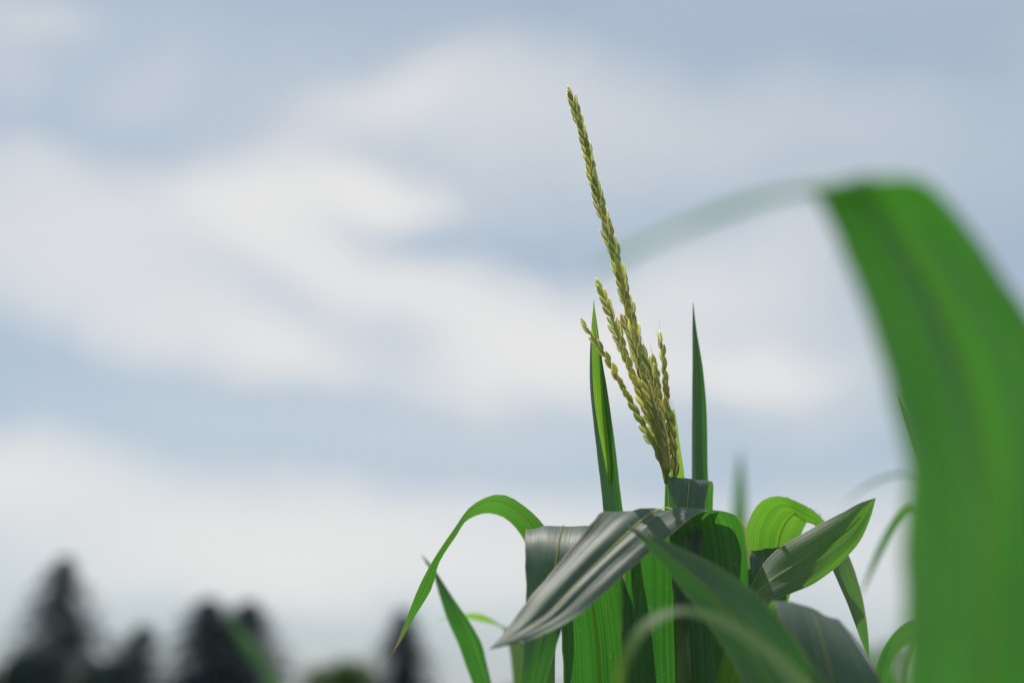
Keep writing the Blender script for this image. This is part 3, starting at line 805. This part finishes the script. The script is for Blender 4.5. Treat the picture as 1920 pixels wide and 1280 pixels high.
lower_leaves(rback, [0.5, 0.8, 1.1], 26, 0.2)

back = thing('corn_plant', foot_of(1385, 3.6), 'blurred corn plant behind the tasselled one, only its upright leaf tip showing', 'corn plant', 'corn plants')
stalk(back, P(1385, 1200, 3.6))
leaf(back, [(1370, 1200, 3.6, 1405, 1200, 3.6), (1370, 1050, 3.58, 1403, 1050, 3.58), (1374, 960, 3.56, 1400, 960, 3.56), (1379, 900, 3.56, 1396, 900, 3.56), (1388, 840, 3.56, 1389, 840, 3.56)],
     M_LEAF, cup=0.15, seed=41)
lower_leaves(back, [0.5, 0.8, 1.1, 1.3], 27, 0.2)

lgreen = thing('corn_plant', foot_of(545, 5.2), 'blurred corn plant at the lower left whose leaf crosses the pair of conifers', 'corn plant', 'corn plants')
stalk(lgreen, P(545, 1330, 5.2))
leaf(lgreen, [(535, 1340, 5.2, 552, 1340, 5.2), (495, 1275, 5.16, 520, 1265, 5.21), (462, 1228, 5.14, 488, 1222, 5.21), (440, 1190, 5.14, 460, 1186, 5.19), (430, 1160, 5.16, 438, 1157, 5.18), (424, 1130, 5.18, 425, 1130, 5.18)],
     M_LEAF, cup=0.1, seed=42)
lower_leaves(lgreen, [0.5, 0.8, 1.05, 1.25], 28, 1.0)


# ------------------------------------------------------------------ farther plants of the field
def field_plant(seed, top_z):
    rnd = random.Random(seed)
    t = thing('corn_plant', Vector((0, 0, 0)), '', 'corn plant', 'corn plants')
    stalk(t, Vector((0.01, 0.0, top_z * 0.86)))
    n = 9
    for k in range(n):
        z = top_z * (0.16 + 0.68 * k / (n - 1))
        arching_leaf(t, Vector((0, 0, z)), k * math.pi + rnd.uniform(-.5, .5), rnd.uniform(.5, .75) * (0.62 if k > 6 else 1), rnd.uniform(.06, .08) * (0.75 if k > 6 else 1), math.radians(rnd.uniform(52, 78)), math.radians(rnd.uniform(85, 135)), seed=seed * 17 + k, nl=22, nw=4, rib=False)
    return t


def copy_tree(o, loc, rz, scale):
    c = o.copy(); COL.objects.link(c); c.location = loc; c.rotation_euler = (0, 0, rz); c.scale = (scale,) * 3
    for ch in o.children:
        d = ch.copy(); COL.objects.link(d); d.parent = c
    return c


protos = [field_plant(61, 1.70), field_plant(62, 1.64), field_plant(63, 1.76)]
spots = [  # px, distance, variant, turn, size, label
    (655, 4.2, 0, 0.3, 0.99, 'far blurred corn plant below the low bushy tree'),
    (850, 3.0, 1, 1.2, 1.0, 'blurred corn plant below the lone conifer, left of the short wide leaf'),
    (735, 5.0, 2, 2.2, 0.97, 'far blurred corn plant below the lone dark conifer'),
    (1680, 5.2, 0, 0.9, 1.12, 'far blurred corn plant low between the hanging dark leaf and the huge leaf'),
    (1610, 7.5, 1, 2.7, 1.18, 'farthest corn plant seen low beside the hanging dark leaf'),
    (930, 4.6, 2, 0.1, 0.95, 'far blurred corn plant below the downward grey leaf tip'),
    (570, 5.6, 1, 1.9, 0.97, 'far blurred corn plant right of the conifer pair'),
]
for i, (px, d, v, rz, s, lab) in enumerate(spots):
    src = protos[v]
    loc = foot_of(px, d)
    if 'used' not in src:
        src['used'] = 1
        src.location = loc; src.rotation_euler = (0, 0, rz); src.scale = (s,) * 3
        o = src
    else:
        o = copy_tree(src, loc, rz, s)
    o['label'] = lab
for p in protos: del p['used']
